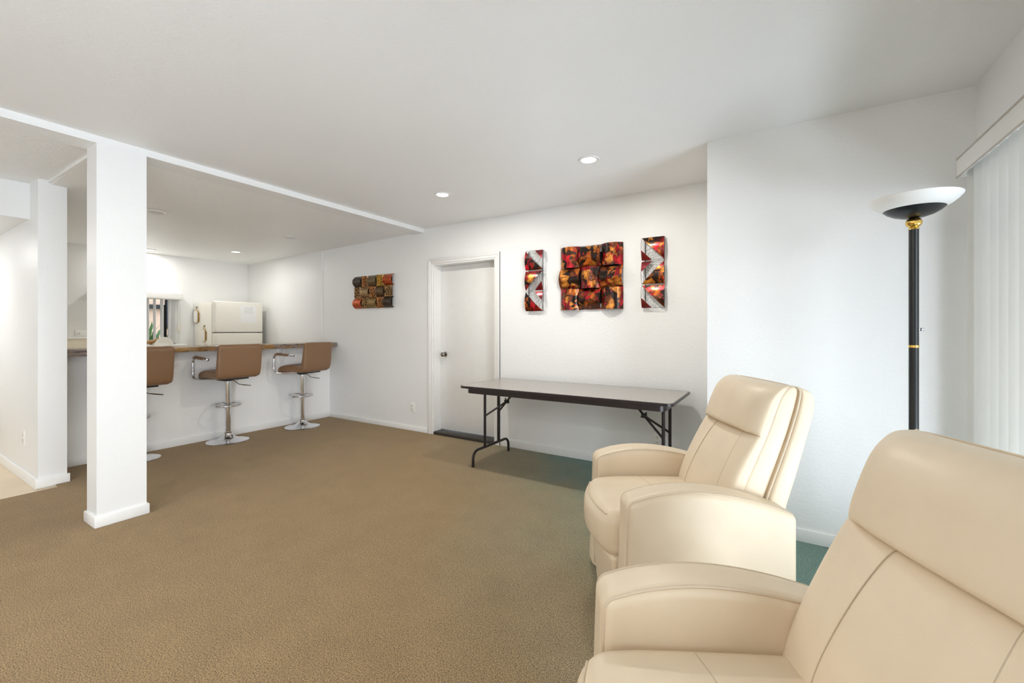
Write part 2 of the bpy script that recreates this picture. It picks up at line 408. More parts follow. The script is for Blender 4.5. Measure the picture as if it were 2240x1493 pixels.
# ------------------------------------------------------------------ room shell
ZC = 2.458            # main ceiling
YD = 3.84             # wall with the door
YL = 3.03             # nearer wall behind the floor lamp
XL = -0.379           # its left edge
XW = .85              # glazed wall on the right
XB = -3.62            # beam / column face
XCT = -5.44           # bar front
XP = -4.93            # end of the short wall
YH = .90              # hall side of the short wall
XK = -7.65            # kitchen back wall
YR = -3.2             # wall behind the camera
T = .15
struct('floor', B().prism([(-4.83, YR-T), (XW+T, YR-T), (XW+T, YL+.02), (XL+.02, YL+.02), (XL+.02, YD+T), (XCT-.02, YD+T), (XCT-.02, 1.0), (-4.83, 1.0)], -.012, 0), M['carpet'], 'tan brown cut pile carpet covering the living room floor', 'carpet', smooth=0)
struct('floor_hall', B().box(-8.2, XW+T, YR-T, YD+T, -.10, -.012), M['tile'], 'pale beige hard floor of the hall at the left edge', 'floor', smooth=0)
struct('ceiling', B().box(XB-.1, XW+T, YR-T, YD+T, ZC, ZC+.12), M['ceil'], 'white textured ceiling of the main room', 'ceiling', smooth=0)
# kitchen / bar ceiling, falling a little towards the back
def zk(x): return 2.424 + (x+3.8)*(2.424-2.342)/(7.65-3.8)
kc = B().add([(-3.66, .975, zk(-3.66)), (-3.66, YD+T, zk(-3.66)), (XK-T, YD+T, zk(XK-T)), (XK-T, .975, zk(XK-T)),
              (-3.66, .975, 2.6), (-3.66, YD+T, 2.6), (XK-T, YD+T, 2.6), (XK-T, .975, 2.6)], [(0,1,2,3),(4,7,6,5),(0,4,5,1),(1,5,6,2),(2,6,7,3),(3,7,4,0)])
struct('ceiling_kitchen', kc, M['ceilk'], 'white knockdown textured ceiling over the bar and kitchen', 'ceiling', smooth=0)
struct('ceiling_entry', B().box(-5.3, -3.66, YR-T, .975, 2.428, 2.6), M['ceilk'], 'grey white ceiling bay left of the column', 'ceiling', smooth=0)
struct('trim_1', B().box(-4.929, -3.79, .955, .985, 2.409, 2.46), M['ceilk'], 'thin ceiling ridge running from column to short wall', 'trim', smooth=0)
struct('ceiling_hall', B().box(-8.2, -5.17, -.55, YH+.02, 2.14, 2.6), M['wall'], 'dropped hall ceiling with header at the left edge', 'ceiling', smooth=0)
struct('ceiling_beam', B().box(XB-.185, XB, YR, YD, 2.411, ZC+.02), M['wall'], 'white ceiling beam running from the left edge to the door wall', 'beam', smooth=0)
# column
struct('column', B().box(XB-.185, XB, .912, 1.162, 0, 2.4112), M['wall'], 'square white column standing on the carpet', 'column', smooth=0)
def base_profile(b, x0, x1, y0, y1, h=.075):
    b.box(x0, x1, y0, y1, 0, h); return b
struct('baseboard_column', B().box(XB-.185-.014, XB+.014, .898, 1.176, 0, .068), M['trim'], 'white baseboard around the foot of the column', 'baseboard', bevel=.006)
# walls
wb = B()
DX0, DX1, DZ = -3.477, -2.579, 2.022          # door opening
wb.box(XK-T, DX0, YD, YD+T+.1, -.02, 2.6); wb.box(DX1, XL+.3, YD, YD+T+.1, -.02, 2.6); wb.box(DX0, DX1, YD, YD+T+.1, DZ, 2.6)
struct('wall_back', wb, M['wall'], 'white textured wall with the door and metal artworks', 'wall', smooth=0)
struct('wall_kitchen', B().box(XK, -5.60, YD-.014, YD+.02, 0, 2.40), M['kwall'], 'cream wall strip beside the refrigerator', 'wall', bevel=.004)
struct('wall_right', B().prism([(XL, YL), (XW+T, YL), (XW+T, YL+T), (XL+T, YL+T), (XL+T, YD+.1), (XL, YD+.1)], -.02, 2.6), M['wall'], 'white textured wall behind the floor lamp', 'wall', smooth=0)
PY0, PY1, PZ1 = -3.10, 2.90, 2.03             # glazed opening on the right; unseen rear part added to admit light
ww = B().box(XW, XW+T, PY1, YL+.1, -.02, 2.6).box(XW, XW+T, YR-T, PY0, -.02, 2.6).box(XW, XW+T, PY0, PY1, PZ1, 2.6)
struct('wall_window', ww, M['wall'], 'white wall above the vertical blinds at the right edge', 'wall', smooth=0)
wr = B().box(-8.2, XW+T, YR-T, YR, -.02, 2.6)
struct('wall_rear', wr, M['wall'], 'white wall behind the camera', 'wall', smooth=0)
struct('wall_left', B().box(-5.17, -5.02, YR-T, -.4, -.02, 2.6).box(-8.2, -5.02, -.55, -.4, -.02, 2.6), M['wall'], 'white wall on the far side of the hall', 'wall', smooth=0)
struct('wall_hall_end', B().box(-8.2, -8.05, -.5, 1.0, -.02, 2.6), M['wall'], 'white wall at the end of the hall', 'wall', smooth=0)
struct('wall_short', B().box(-8.2, XP, YH, YH+.165, -.012, 2.45), M['wall'], 'white wall end between hall and bar', 'wall', bevel=.004)
# kitchen back wall with the window opening
KY0, KY1, KZ0, KZ1 = 1.98, 2.80, 1.035, 1.74
wk = B().box(XK-T, XK, .95, KY0, -.02, 2.6).box(XK-T, XK, KY1, YD+T, -.02, 2.6).box(XK-T, XK, KY0, KY1, KZ1, 2.6).box(XK-T, XK, KY0, KY1, -.02, KZ0)
struct('wall_far', wk, M['kwall'], 'cream kitchen wall with the small window', 'wall', smooth=0)
# bar front wall and baseboards
struct('wall_bar', B().box(XCT-.12, XCT, YH+.165, YD, -.01, 1.006), plaster('wall_paint_brightened', (.90, .898, .89), 60, .12, .4), 'white knee wall carrying the bar top', 'wall', smooth=0)  # same paint as the walls, whitened to stand in for missing light
struct('baseboard_bar', B().box(XCT, XCT+.010, YH+.165, YD-.01, 0, .075), M['trim'], 'white baseboard along the bar front behind the stools', 'baseboard', bevel=.003)
struct('baseboard_back', B().box(XCT+.01, DX0-.075, YD-.012, YD, 0, .06).box(DX1+.075, XL+.1, YD-.012, YD, 0, .075), M['trim'], 'white baseboard along the door wall', 'baseboard', bevel=.003)
struct('baseboard_right', B().box(XL-.012, XW, YL-.012, YL, 0, .075).box(XL-.012, XL, YL, YD, 0, .075), M['trim'], 'white baseboard under the lamp wall', 'baseboard', bevel=.003)
struct('baseboard_short', B().box(XP, XP+.014, YH-.014, YH+.179, 0, .07).box(-8, XP, YH-.014, YH, -.012, .075), M['trim'], 'white baseboard along the hall wall and its end', 'baseboard', bevel=.004)

# ------------------------------------------------------------------ door
YLf = YD+.125
dr = tag(bpy.data.objects.new('door_1', None), 'plain white flush door with a round knob', 'door', kind='structure'); COL.objects.link(dr); dr.location = ((DX0+DX1)/2, YLf, 0)
def dloc(b): return [(x-(DX0+DX1)/2, y-YLf, z) for x, y, z in b]
def dbuild(b, name, mat, par=dr, **kw):
    b.v = dloc(b.v); return b.build(name, mat, par, **kw)
dbuild(B().box(DX0+.018, DX1-.018, YLf, YLf+.04, .04, DZ-.018), 'leaf', M['door'], bevel=.002)
fr = B().box(DX0, DX0+.016, YD-.002, YLf+.06, 0, DZ).box(DX1-.016, DX1, YD-.002, YLf+.06, 0, DZ).box(DX0+.016, DX1-.016, YD-.002, YLf+.06, DZ-.016, DZ)
dbuild(fr, 'jamb', M['trim'])
cs = B()
for (o_, i_, dp) in ((.060, .0, .010), (.060, .030, .016), (.060, .048, .020)):
    cs.box(DX0-o_, DX0-i_, YD-dp, YD, 0, DZ+i_).box(DX1+i_, DX1+o_, YD-dp, YD, 0, DZ+i_).box(DX0-o_, DX1+o_, YD-dp, YD, DZ+i_, DZ+o_)
dbuild(cs, 'casing', M['trim'], bevel=.002)
dbuild(B().box(DX0+.017, DX1-.017, YD-.012, YLf+.05, 0, .034), 'threshold', M['threshold'], bevel=.004)
kn = B().lathe([(.001, 0), (.030, .0), (.031, -.006), (.012, -.012), (.011, -.028), (.020, -.036), (.027, -.046), (.027, -.056), (.020, -.064), (.008, -.067), (.0005, -.067)], (DX0+.085, YLf-.001, .945), 24, 'y')
dbuild(kn, 'door_knob', M['nickel'])

# ------------------------------------------------------------------ wall outlets
def outlet(name, label, loc, face='-y', wid=.072, hei=.116, slots=True, cat='outlet'):
    rz = {'-y': 0, '+x': math.pi/2, '-x': -math.pi/2}[face]
    t = thing(name, label, cat, loc, rz)
    B().box(-wid/2, wid/2, -.006, 0, -hei/2, hei/2).build('cover_plate', M['white_plastic'], t, bevel=.002)
    for dz in ((-.022, .022) if hei > wid else (0,)):
        for dx in ((0,) if hei > wid else (-.03,)):
            r_ = B().rbox((dx-.017, -.0085, dz-.014), (dx+.017, -.004, dz+.014), .002, (2,1,2), 2).build('receptacle', M['white_plastic'], t)
            if slots: B().box(dx-.008, dx-.005, -.0092, -.008, dz-.002, dz+.008).box(dx+.005, dx+.008, -.0092, -.008, dz-.002, dz+.008).box(dx-.0025, dx+.0025, -.0092, -.008, dz-.011, dz-.006).build('slot', M['dark_slot'], r_, smooth=0)
    return t
outlet('wall_outlet', 'white outlet low on the wall left of the door', (-3.806, YD, .288))
outlet('wall_outlet', 'white outlet seen between the table legs', (-.879, YD, .283))
outlet('wall_outlet', 'white outlet on the hall wall at the left edge', (-5.35, YH, .341))
outlet('wall_outlet', 'wide cream outlet plate on the kitchen wall above the backsplash', (XK, 1.79, 1.195), '+x', .14, .075)

# ------------------------------------------------------------------ recessed lights
def downlight(label, x, y, z, on, power, rad=.075, group=None, col=WARM):
    t = thing('recessed_light', label, 'ceiling light', (x, y, z), 0, group)
    B().lathe([(rad*.68, .012), (rad*.70, -.003), (rad*.78, -.007), (rad*.97, -.006), (rad, .0), (rad, .012)], (0,0,0), 40).build('trim_ring', M['trim'], t)
    B().lathe([(.001, .010), (rad*.69, .010), (rad*.69, -.0025), (.001, -.004)], (0,0,0), 40).build('lens', M['lens_on'] if on else M['lens_off'], t)
    if on: area('lamp_light', (0,0,-.008), (0,0,0), rad*1.2, 0, power, col, 'DISK', t)
    return t
downlight('lit round recessed ceiling light nearest the beam', -2.555, 2.948, ZC, True, POW_MAIN)
downlight('lit round recessed ceiling light above the red artworks', -1.14, 2.895, ZC, True, POW_MAIN)
for x, y, lb in ((-2.555, -.9, 'added ceiling fill light just outside the upper left of the picture'), (-1.14, -.9, 'added ceiling fill light directly above the camera'), (-2.555, -2.5, 'added ceiling fill light far behind the camera on the left'), (-1.14, -2.5, 'added ceiling fill light straight behind the camera')):
    downlight(lb, x, y, ZC, True, POW_REAR)  # out-of-view ceiling lights, added to brighten the room
downlight('lit recessed light in the kitchen ceiling above the refrigerator', -6.62, 3.15, zk(-6.62), True, POW_KIT, col=NEUT)
downlight('lit recessed light in the kitchen ceiling by the window', -7.38, 2.40, zk(-7.38), True, POW_KIT, col=NEUT)
downlight('lit recessed light in the dropped hall ceiling', -6.3, .1, 2.14, True, 12, col=NEUT)
downlight('unlit recessed light in the bar ceiling beside the column', -5.17, 1.73, zk(-5.17), False, 0, .085)
downlight('unlit recessed light in the bar ceiling above the third stool', -5.17, 3.085, zk(-5.17), False, 0, .085)

# ------------------------------------------------------------------ glazed doors and vertical blinds on the right
wn = tag(bpy.data.objects.new('window_1', None), 'sliding glass doors behind the vertical blinds, with an added unseen stretch behind the camera', 'window', kind='structure'); COL.objects.link(wn); wn.location = (XW+.08, (PY0+PY1)/2, 0)
def rel(b, o): 
    l = o.location; b.v = [(x-l[0], y-l[1], z-l[2]) for x, y, z in b.v]; return b
fb = B()
npan = 4; pw = (PY1-PY0)/npan
for i in range(npan+1):
    y = PY0+i*pw; fb.box(XW+.05, XW+.11, max(y-.03, PY0), min(y+.03, PY1), 0, PZ1)
fb.box(XW+.05, XW+.11, PY0, PY1, 0, .06).box(XW+.05, XW+.11, PY0, PY1, PZ1-.05, PZ1)
rel(fb, wn).build('window_frame', M['black_metal'], wn)
for i in range(npan):
    rel(B().box(XW+.078, XW+.082, PY0+i*pw+.03, PY0+(i+1)*pw-.03, .06, PZ1-.05), wn).build('pane', M['glass'], wn, smooth=0)
bl = thing('vertical_blind', 'white vertical blinds with a valance covering the right hand glass doors', 'blinds', (XW-.05, .3, 0))
VX = .815
rel(B().box(.757, .767, -3.15, 2.935, 1.985, 2.078).box(.767, XW, 2.925, 2.935, 1.985, 2.078).box(.767, XW, -3.15, -3.14, 1.985, 2.078), bl).build('valance', M['white_plastic'], bl, bevel=.002)
rel(B().box(.754, .760, -3.15, 2.936, 2.072, 2.080).box(.754, .760, -3.15, 2.936, 1.983, 1.990), bl).build('valance_edge', simple('taupe_edge', (.50, .46, .42), .5, grain=(30, .02, .05)), bl, smooth=0)
rel(B().box(VX-.02, VX+.02, -3.13, 2.92, 2.026, 2.065), bl).build('head_rail', M['white_plastic'], bl)
vb = B()
vp = []
for i in range(9):
    t = i/8-.5; vp.append((t*.089, .010*(1-(2*t)**2)))
vb.add([(x, y, z) for z in (.03, 2.022) for x, y in vp]+[(x, y+.0012, z) for z in (.03, 2.022) for x, y in vp], [(i, i+1, i+10, i+9) for i in range(8)]+[(18+i, 27+i, 28+i, 19+i) for i in range(8)])
vane0 = vb.build('vane', M['vane'], bl)
nv = int((2.88+.25)/.0865)  # vanes stop short, rear glass left bare for the added lamp
for k in range(nv):
    o = vane0 if k == 0 else vane0.copy()
    if k: COL.objects.link(o); o.parent = bl
    o.location = (VX-bl.location[0], 2.875-k*.0865-bl.location[1], 0)
    o.rotation_euler = (0, 0, math.radians(-47))
# ------------------------------------------------------------------ kitchen window, its blind and the garden
w2 = tag(bpy.data.objects.new('window_2', None), 'small kitchen window with black frame', 'window', kind='structure'); COL.objects.link(w2); w2.location = (XK-.08, (KY0+KY1)/2, KZ0)
rel(B().box(XK-.12, XK-.07, KY0, KY1, KZ0, KZ0+.03).box(XK-.12, XK-.07, KY0, KY1, KZ1-.03, KZ1).box(XK-.12, XK-.07, KY0, KY0+.03, KZ0, KZ1).box(XK-.12, XK-.07, KY1-.03, KY1, KZ0, KZ1), w2).build('window_frame', M['trim'], w2)
rel(B().box(XK-.13, XK-.085, 2.670, 2.722, KZ0+.03, KZ1-.13), w2).build('mullion', M['black_metal'], w2)
rel(B().box(XK-.098, XK-.094, KY0+.03, KY1-.03, KZ0+.03, KZ1-.03), w2).build('pane', M['glass'], w2, smooth=0)
rel(B().box(XK-.02, XK+.16, KY0-.06, KY1+.09, KZ0-.03, KZ0-.006), w2).build('window_sill', M['trim'], w2, bevel=.004)
kb = thing('vertical_blind', 'open white vertical blind on the kitchen window', 'blinds', (XK, 2.4, KZ0))
rel(B().rbox((XK, KY0-.10, 1.682), (XK+.11, KY1+.055, 1.79), .02, (2,4,2), 4), kb).build('valance', M['white_plastic'], kb)
v2 = B().rings([[(-.042, -.0012, z), (.042, -.0012, z), (.042, .0012, z), (-.042, .0012, z)] for z in (KZ0+.01, 1.70)]).build('vane', M['vane'], kb)
for k, (y, an) in enumerate(((2.452, 2), (2.530, 2), (2.617, 8), (2.705, 2), (2.765, 60), (2.79, 70), (2.37, 2), (2.29, 2), (2.21, 2), (2.13, 2), (2.05, 2))):
    o = v2 if k == 0 else v2.copy()
    if k: COL.objects.link(o); o.parent = kb
    o.location = (.05, y-kb.location[1], -KZ0); o.rotation_euler = (0, 0, math.radians(an))
rel(B().tube([(XK+.07, 2.812, 1.68), (XK+.072, 2.813, 1.30)], .0025, 6), kb).build('cord', M['white_plastic'], kb)
rel(B().rbox((XK+.055, 2.803, 1.22), (XK+.085, 2.823, 1.31), .006, (2,2,2), 2), kb).build('cord_weight', M['beige'], kb)
# garden outside
struct('floor_garden', B().box(-13, -7.82, -1, 7, -.3, -.1), M['soil'], 'bare ground outside the kitchen window', 'ground', smooth=0)
gw = thing('garden_wall', 'peach stucco wall with black beam outside the kitchen window', 'wall', (-11.2, 3.2, -.1))
rel(B().box(-11.4, -11.2, .5, 4.6, -.1, 3.2), gw).build('stucco', M['peach'], gw, smooth=0)
rel(B().box(-11.2, -11.08, .5, 4.6, 1.68, 1.77), gw).build('beam', M['black_metal'], gw, smooth=0)
nb = thing('neighbour_window', 'dark framed window on the side wing outside the kitchen', 'window', (-8.9, 3.40, -.1))
rel(B().box(-9.75, -8.1, 3.40, 3.52, -.1, 3.2), nb).build('wall_panel', M['peach'], nb, smooth=0)
rel(B().box(-9.66, -8.9, 3.365, 3.40, 1.26, 1.31).box(-9.66, -8.9, 3.365, 3.40, 1.80, 1.88).box(-9.66, -9.62, 3.365, 3.40, 1.26, 1.88).box(-8.94, -8.9, 3.365, 3.40, 1.26, 1.88), nb).build('frame', M['black_metal'], nb, smooth=0)
rel(B().box(-9.62, -8.94, 3.385, 3.395, 1.31, 1.80), nb).build('pane', simple('dark_window_glass', (.12, .13, .17), .1, grain=(4, .01, .2)), nb, smooth=0)
def leaf(b, base, az, length, lean, width):
    pts = []; n = 7; dirx, diry = math.cos(az), math.sin(az)
    L_, R_ = [], []
    for i in range(n+1):
        t = i/n; out = lean*length*t*t; up = length*(t-.25*lean*t*t)
        c = Vector((base[0]+dirx*out, base[1]+diry*out, base[2]+up)); wd = width*math.sin(math.pi*min(1, .12+.88*t))**.8*(1-t*.25)+.002
        s_ = Vector((-diry, dirx, 0))*wd
        L_.append(c-s_); R_.append(c+s_)
    b.add(L_+R_, [(i, i+1, n+2+i, n+1+i) for i in range(n)])
def plant(label, x, y, n, h, mats, seed, wid):
    random.seed(seed); t = thing('garden_plant', label, 'plant', (x, y, -.1))
    for k in range(n):
        b = B(); leaf(b, (random.uniform(-.06,.06), random.uniform(-.06,.06), 0), random.uniform(0, 6.28), h*random.uniform(.65, 1.0), random.uniform(.10, .38), wid*random.uniform(.7, 1.2))
        b.build('leaf', mats[k % len(mats)], t)
plant('broad leaved green plant outside the kitchen window', -8.75, 2.80, 30, 1.52, (M['green2'], M['green']), 3, .075)
plant('taller green plant behind the other one outside the kitchen window', -10.45, 3.25, 26, 1.72, (M['green'], M['green2']), 5, .07)
plant('dark maroon leaved plant at the left of the kitchen window', -9.55, 2.74, 14, 1.62, (M['maroon'], M['green']), 9, .05)

# ------------------------------------------------------------------ kitchen fittings
bt = struct('bar_counter', B().box(-5.80, -5.262, YH+.165, YD-.002, 1.006, 1.062), M['granite'], bevel=.006)
del bt['kind']; tag(bt, 'brown veined stone look bar top on the white knee wall', 'countertop')
br = thing('shelf_bracket', 'white scrolled bracket under the bar top near the third stool', 'bracket', (XCT, 3.112, .78))
B().box(0, .006, -.012, .012, 0, .226).box(0, .15, -.012, .012, .220, .226).build('plate', M['trim'], br)
sc = [(.010+.10*math.sin(t*1.57)**1.2, 0, .02+.19*(1-math.cos(t*1.57))) for t in [i/12 for i in range(13)]]
B().tube(sc, .006, 8).tube([(.045+.032*math.cos(t), 0, .175+.032*math.sin(t)) for t in [i*2*math.pi/18 for i in range(18)]], .005, 8, closed=True).build('scroll', M['trim'], br)
kc_ = thing('kitchen_counter', 'cream back counter with tall backsplash on the kitchen wall', 'counter', (XK+.3, 1.5, 0))
rel(B().box(XK+.003, XK+.58, YH+.17, 2.93, -.012, .88), kc_).build('cabinet', M['white_plastic'], kc_, bevel=.003)
rel(B().box(XK+.003, XK+.61, YH+.17, 2.93, .88, .915), kc_).build('worktop', M['beige'], kc_, bevel=.004)
bsp = rel(B().box(XK+.003, XK+.022, YH+.17, 1.90, .915, 1.125), kc_).build('backsplash', M['beige'], kc_, bevel=.003)
rel(B().box(XK+.003, XK+.030, YH+.17, 1.90, 1.125, 1.142), kc_).build('backsplash_cap', M['white_plastic'], kc_, bevel=.003)
pl = B().lathe([(.001, .0), (.05, .0), (.075, .02), (.105, .05), (.11, .052), (.108, .056), (.07, .027), (.05, .010), (.001, .008)], (0,0,0), 36)
pl.v = [(z, x, y) for x, y, z in pl.v]
po = thing('white_plate', 'rounded white dish standing upright by the kitchen window', 'plate', (XK+.17, 2.575, 1.028-.11+.11))
o = pl.build('dish', M['glaze'], po); o.location = (0, 0, .11-.062); o.scale = (1, 1, 1)
o.location = (0, 0, .0)
po.location = (XK+.20, 2.575, .917+.111)
og = thing('bird_ornament', 'golden brown bird shaped ornament at the kitchen window', 'ornament', (XK+.125, 2.475, KZ0-.006))
B().rings([[(.03*math.cos(q)*s_, y, z+.03*math.sin(q)*s_) for q in [i*2*math.pi/12 for i in range(12)]] for y, z, s_ in ((-.07, .03, .2), (-.05, .035, .7), (-.01, .04, 1.0), (.03, .05, .8), (.055, .075, .5), (.07, .09, .42), (.085, .095, .15))]).build('body', M['ornament'], og)
B().lathe([(.001, 0), (.025, 0), (.022, .008), (.006, .014), (.006, .03), (.001, .03)], (0, -.005, 0), 16).build('foot', M['ornament'], og)

# refrigerator
FXf, FY0, FY1, FZ = -7.0, 3.036, 3.735, 1.667
fg = thing('refrigerator', 'cream top freezer refrigerator with note on its door', 'refrigerator', (-7.3, (FY0+FY1)/2, 0))
rel(B().box(XK+.02, FXf-.075, FY0, FY1, 0, FZ-.012), fg).build('body', M['fridge'], fg, bevel=.008)
rel(B().box(FXf-.075, FXf-.062, FY0+.012, FY1-.012, .06, FZ-.02), fg).build('gasket', M['gasket'], fg)
d1 = rel(B().rbox((FXf-.062, FY0, 1.204), (FXf, FY1, FZ), .014, (1,4,4), 4), fg).build('freezer_door', M['fridge'], fg)
d2 = rel(B().rbox((FXf-.062, FY0, .06), (FXf, FY1, 1.192), .014, (1,4,4), 4), fg).build('fridge_door', M['fridge'], fg)
rel(B().rbox((FXf-.004, FY0+.006, 1.215), (FXf+.028, FY0+.034, FZ-.012), .010, (1,1,6), 3), fg).build('handle', M['fridge'], d1)
rel(B().rbox((FXf-.004, FY0+.006, .62), (FXf+.028, FY0+.034, 1.18), .010, (1,1,6), 3), fg).build('handle', M['fridge'], d2)
rel(B().box(FXf-.05, FXf-.001, FY1-.06, FY1-.012, 1.192, 1.204), fg).build('hinge', M['nickel'], fg)
nt_ = B().box(-7.0+.0004, -7.0+.0016, 3.398, 3.629, 1.349, 1.619)
no = nt_.build('paper_note', M['paper'], smooth=0); tag(no, 'white printed sheet of paper on the freezer door', 'paper')
def hung_board(label, x, zt, zb, wdt):
    t = thing('hanging_board', label, 'sign board', (x, FY0, zb))
    hh = zt-zb
    def slab(m_, y0, y1):
        b = B().prism(rrect(-wdt/2+m_, wdt/2-m_, m_, hh-m_, .034), y0, y1); b.v = [(x, z, y) for x, y, z in b.v]; return b
    slab(0, -.016, -.004).build('edge', M['gold_edge'], t, smooth=30)
    slab(.005, -.018, -.008).build('face', M['board'], t, smooth=30)
    B().tube([(-.01, -.010, hh-.004), (-.008, -.010, hh+.03), (.012, -.010, hh+.045), (.014, -.010, hh+.03)], .004, 8).build('hanging_loop', M['gold_edge'], t)
    B().lathe([(.001, 0), (.012, 0), (.012, -.006), (.006, -.010), (.005, -.02), (.001, -.021)], (.012, 0, hh+.05), 14, 'y').build('hook', M['nickel'], t)
    B().rbox((wdt/2-.004, -.012, hh*.12), (wdt/2+.020, 0, hh*.80), .004, (1,1,3), 2).build('spacer', M['ornament'], t)
hung_board('white board with gold edge hanging upper on the refrigerator side', -7.545, 1.536, 1.350, .135)
hung_board('white board with gold edge hanging lower on the refrigerator side', -7.30, 1.250, 1.065, .11)

# ------------------------------------------------------------------ artworks
def bulge(t): return 1-(2*t-1)**2
def woven_art():
    x0, x1, z0, z1 = -1.797, -1.177, 1.430, 2.036
    t = thing('metal_wall_art', 'large square red and orange metal wall art of nine curved tiles', 'wall art', ((x0+x1)/2, YD, z0))
    B().box(-.27, .27, -.012, 0, .06, .54).build('backing', M['black_metal'], t)
    w_ = (x1-x0)/3; h_ = (z1-z0)/3
    for r in range(3):
        for c in range(3):
            vert = (r+c) % 2 == 0
            ax = x0+c*w_-(x0+x1)/2; az = z1-(r+1)*h_-z0
            dep = .050
            if vert: fn = lambda u, v, ax=ax, az=az: (ax+u*w_, -.016-dep*bulge(u), az+v*h_)
            else: fn = lambda u, v, ax=ax, az=az: (ax+u*w_, -.016-dep*bulge(v), az+v*h_)
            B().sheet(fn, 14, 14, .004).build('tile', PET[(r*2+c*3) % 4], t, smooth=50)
woven_art()
def strip_art(label, x0, x1, z0, z1, lay):
    t = thing('metal_wall_strip', label, 'wall art', ((x0+x1)/2, YD, z0))
    W_ = x1-x0; gap = .012; h_ = (z1-z0-2*gap)/3
    dep = lambda u, v: .022+.026*bulge(v)+.012*bulge(u*.5+.25)
    # rails that carry the tiles
    for rx, ry in ((-W_/2+.026, -.012), (W_/2-.004, -.026)):
        B().tube([(rx, 0, .004), (rx, ry, .006), (rx, ry, z1-z0-.006), (rx, 0, z1-z0-.004)], .0035, 6).build('rail', M['black_metal'], t)
    for r in range(3):
        az = (z1-z0)-(r+1)*h_-r*gap
        kind, pside = lay[r]
        # u across, v up. band runs along a diagonal; kind 'D' falls to the right, 'U' rises to the right
        def uv(u, v): return (-W_/2+u*W_, -dep(u, v), az+v*h_)
        def tri(p, q, s_, n=7):
            b = B(); g = {}; vs_ = []; fs = []
            def pt(i, j):
                if (i, j) not in g:
                    a = i/n; c = j/n; u = p[0]+(q[0]-p[0])*a+(s_[0]-p[0])*c; v = p[1]+(q[1]-p[1])*a+(s_[1]-p[1])*c
                    g[(i, j)] = len(vs_); vs_.append(uv(u, v))
                return g[(i, j)]
            for i in range(n):
                for j in range(n-i):
                    fs.append((pt(i,j), pt(i+1,j), pt(i,j+1)))
                    if i+j < n-1: fs.append((pt(i+1,j), pt(i+1,j+1), pt(i,j+1)))
            k = len(vs_); vs2 = [(x, y+.004, z) for x, y, z in vs_]
            f2 = [tuple(k+i for i in reversed(f)) for f in fs]
            rim = [g[(i, 0)] for i in range(n+1)]+[g[(n-i, i)] for i in range(1, n+1)]+[g[(0, n-i)] for i in range(1, n)]
            f3 = [(rim[i], k+rim[i], k+rim[(i+1) % len(rim)], rim[(i+1) % len(rim)]) for i in range(len(rim))]
            b.add(vs_+vs2, fs+f2+f3); return b
        # corners for the patterned triangle and the small red one
        cor = {'bl': ((0,0),(1,0),(0,1)), 'br': ((1,0),(1,1),(0,0)), 'tl': ((0,1),(0,0),(1,1)), 'tr': ((1,1),(0,1),(1,0))}
        opp = {'bl': 'tr', 'tr': 'bl', 'br': 'tl', 'tl': 'br'}
        P = cor[pside]; o_ = cor[opp[pside]]
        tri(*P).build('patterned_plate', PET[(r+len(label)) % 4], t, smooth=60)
        k = .46
        o2 = (o_[0], tuple(lerp(o_[0][i], o_[1][i], k) for i in (0, 1)), tuple(lerp(o_[0][i], o_[2][i], k) for i in (0, 1)))
        tri(*o2, n=4).build('red_plate', M['red_metal'], t, smooth=60)
        # wire work filling the open diagonal band
        wb_ = B()
        dA, dB = P[1], P[2]                                   # diagonal of the patterned triangle
        eA, eB = o2[1], o2[2]
        if (Vector(eA)-Vector(dA)).length > (Vector(eB)-Vector(dA)).length: eA, eB = eB, eA
        wb_.tube([uv(lerp(dA[0], eA[0], s_/4), lerp(dA[1], eA[1], s_/4)) for s_ in range(5)], .0014, 4)
        wb_.tube([uv(lerp(dB[0], eB[0], s_/4), lerp(dB[1], eB[1], s_/4)) for s_ in range(5)], .0014, 4)
        random.seed(r*7+len(label))
        ph = [random.uniform(0, 6.28) for _ in range(4)]
        path = []
        for i in range(260):
            s_ = i/259; along = min(max(.05+.90*s_+.085*math.sin(s_*38+ph[0])+.04*math.sin(s_*71+ph[1]), .02), .98)
            across = min(max(.5+.42*math.cos(s_*38*1.03+ph[2])+.14*math.sin(s_*40+ph[3]), .03), .97)
            a_ = (lerp(dA[0], dB[0], along), lerp(dA[1], dB[1], along)); b_ = (lerp(eA[0], eB[0], along), lerp(eA[1], eB[1], along))
            path.append(uv(lerp(a_[0], b_[0], across), lerp(a_[1], b_[1], across)))
        wb_.tube(path, .0007, 3)
        path2 = []
        for i in range(160):
            s_ = i/159; along = min(max(.04+.92*s_+.05*math.sin(s_*52+ph[3]), .02), .98); across = .5+.45*math.sin(s_*29+ph[1])
            a_ = (lerp(dA[0], dB[0], along), lerp(dA[1], dB[1], along)); b_ = (lerp(eA[0], eB[0], along), lerp(eA[1], eB[1], along))
            path2.append(uv(lerp(a_[0], b_[0], across), lerp(a_[1], b_[1], across)))
        wb_.tube(path2, .0007, 3)
        wo = wb_.build('wire_scribble', M['black_metal'], t)
    return t
strip_art('narrow red metal wall strip with wire bands left of the large square art', -2.185, -1.985, 1.430, 2.044, (('D', 'bl'), ('U', 'tl'), ('D', 'bl')))
strip_art('narrow red metal wall strip with wire bands right of the large square art', -1.006, -.812, 1.432, 2.046, (('D', 'tr'), ('U', 'br'), ('D', 'tr')))
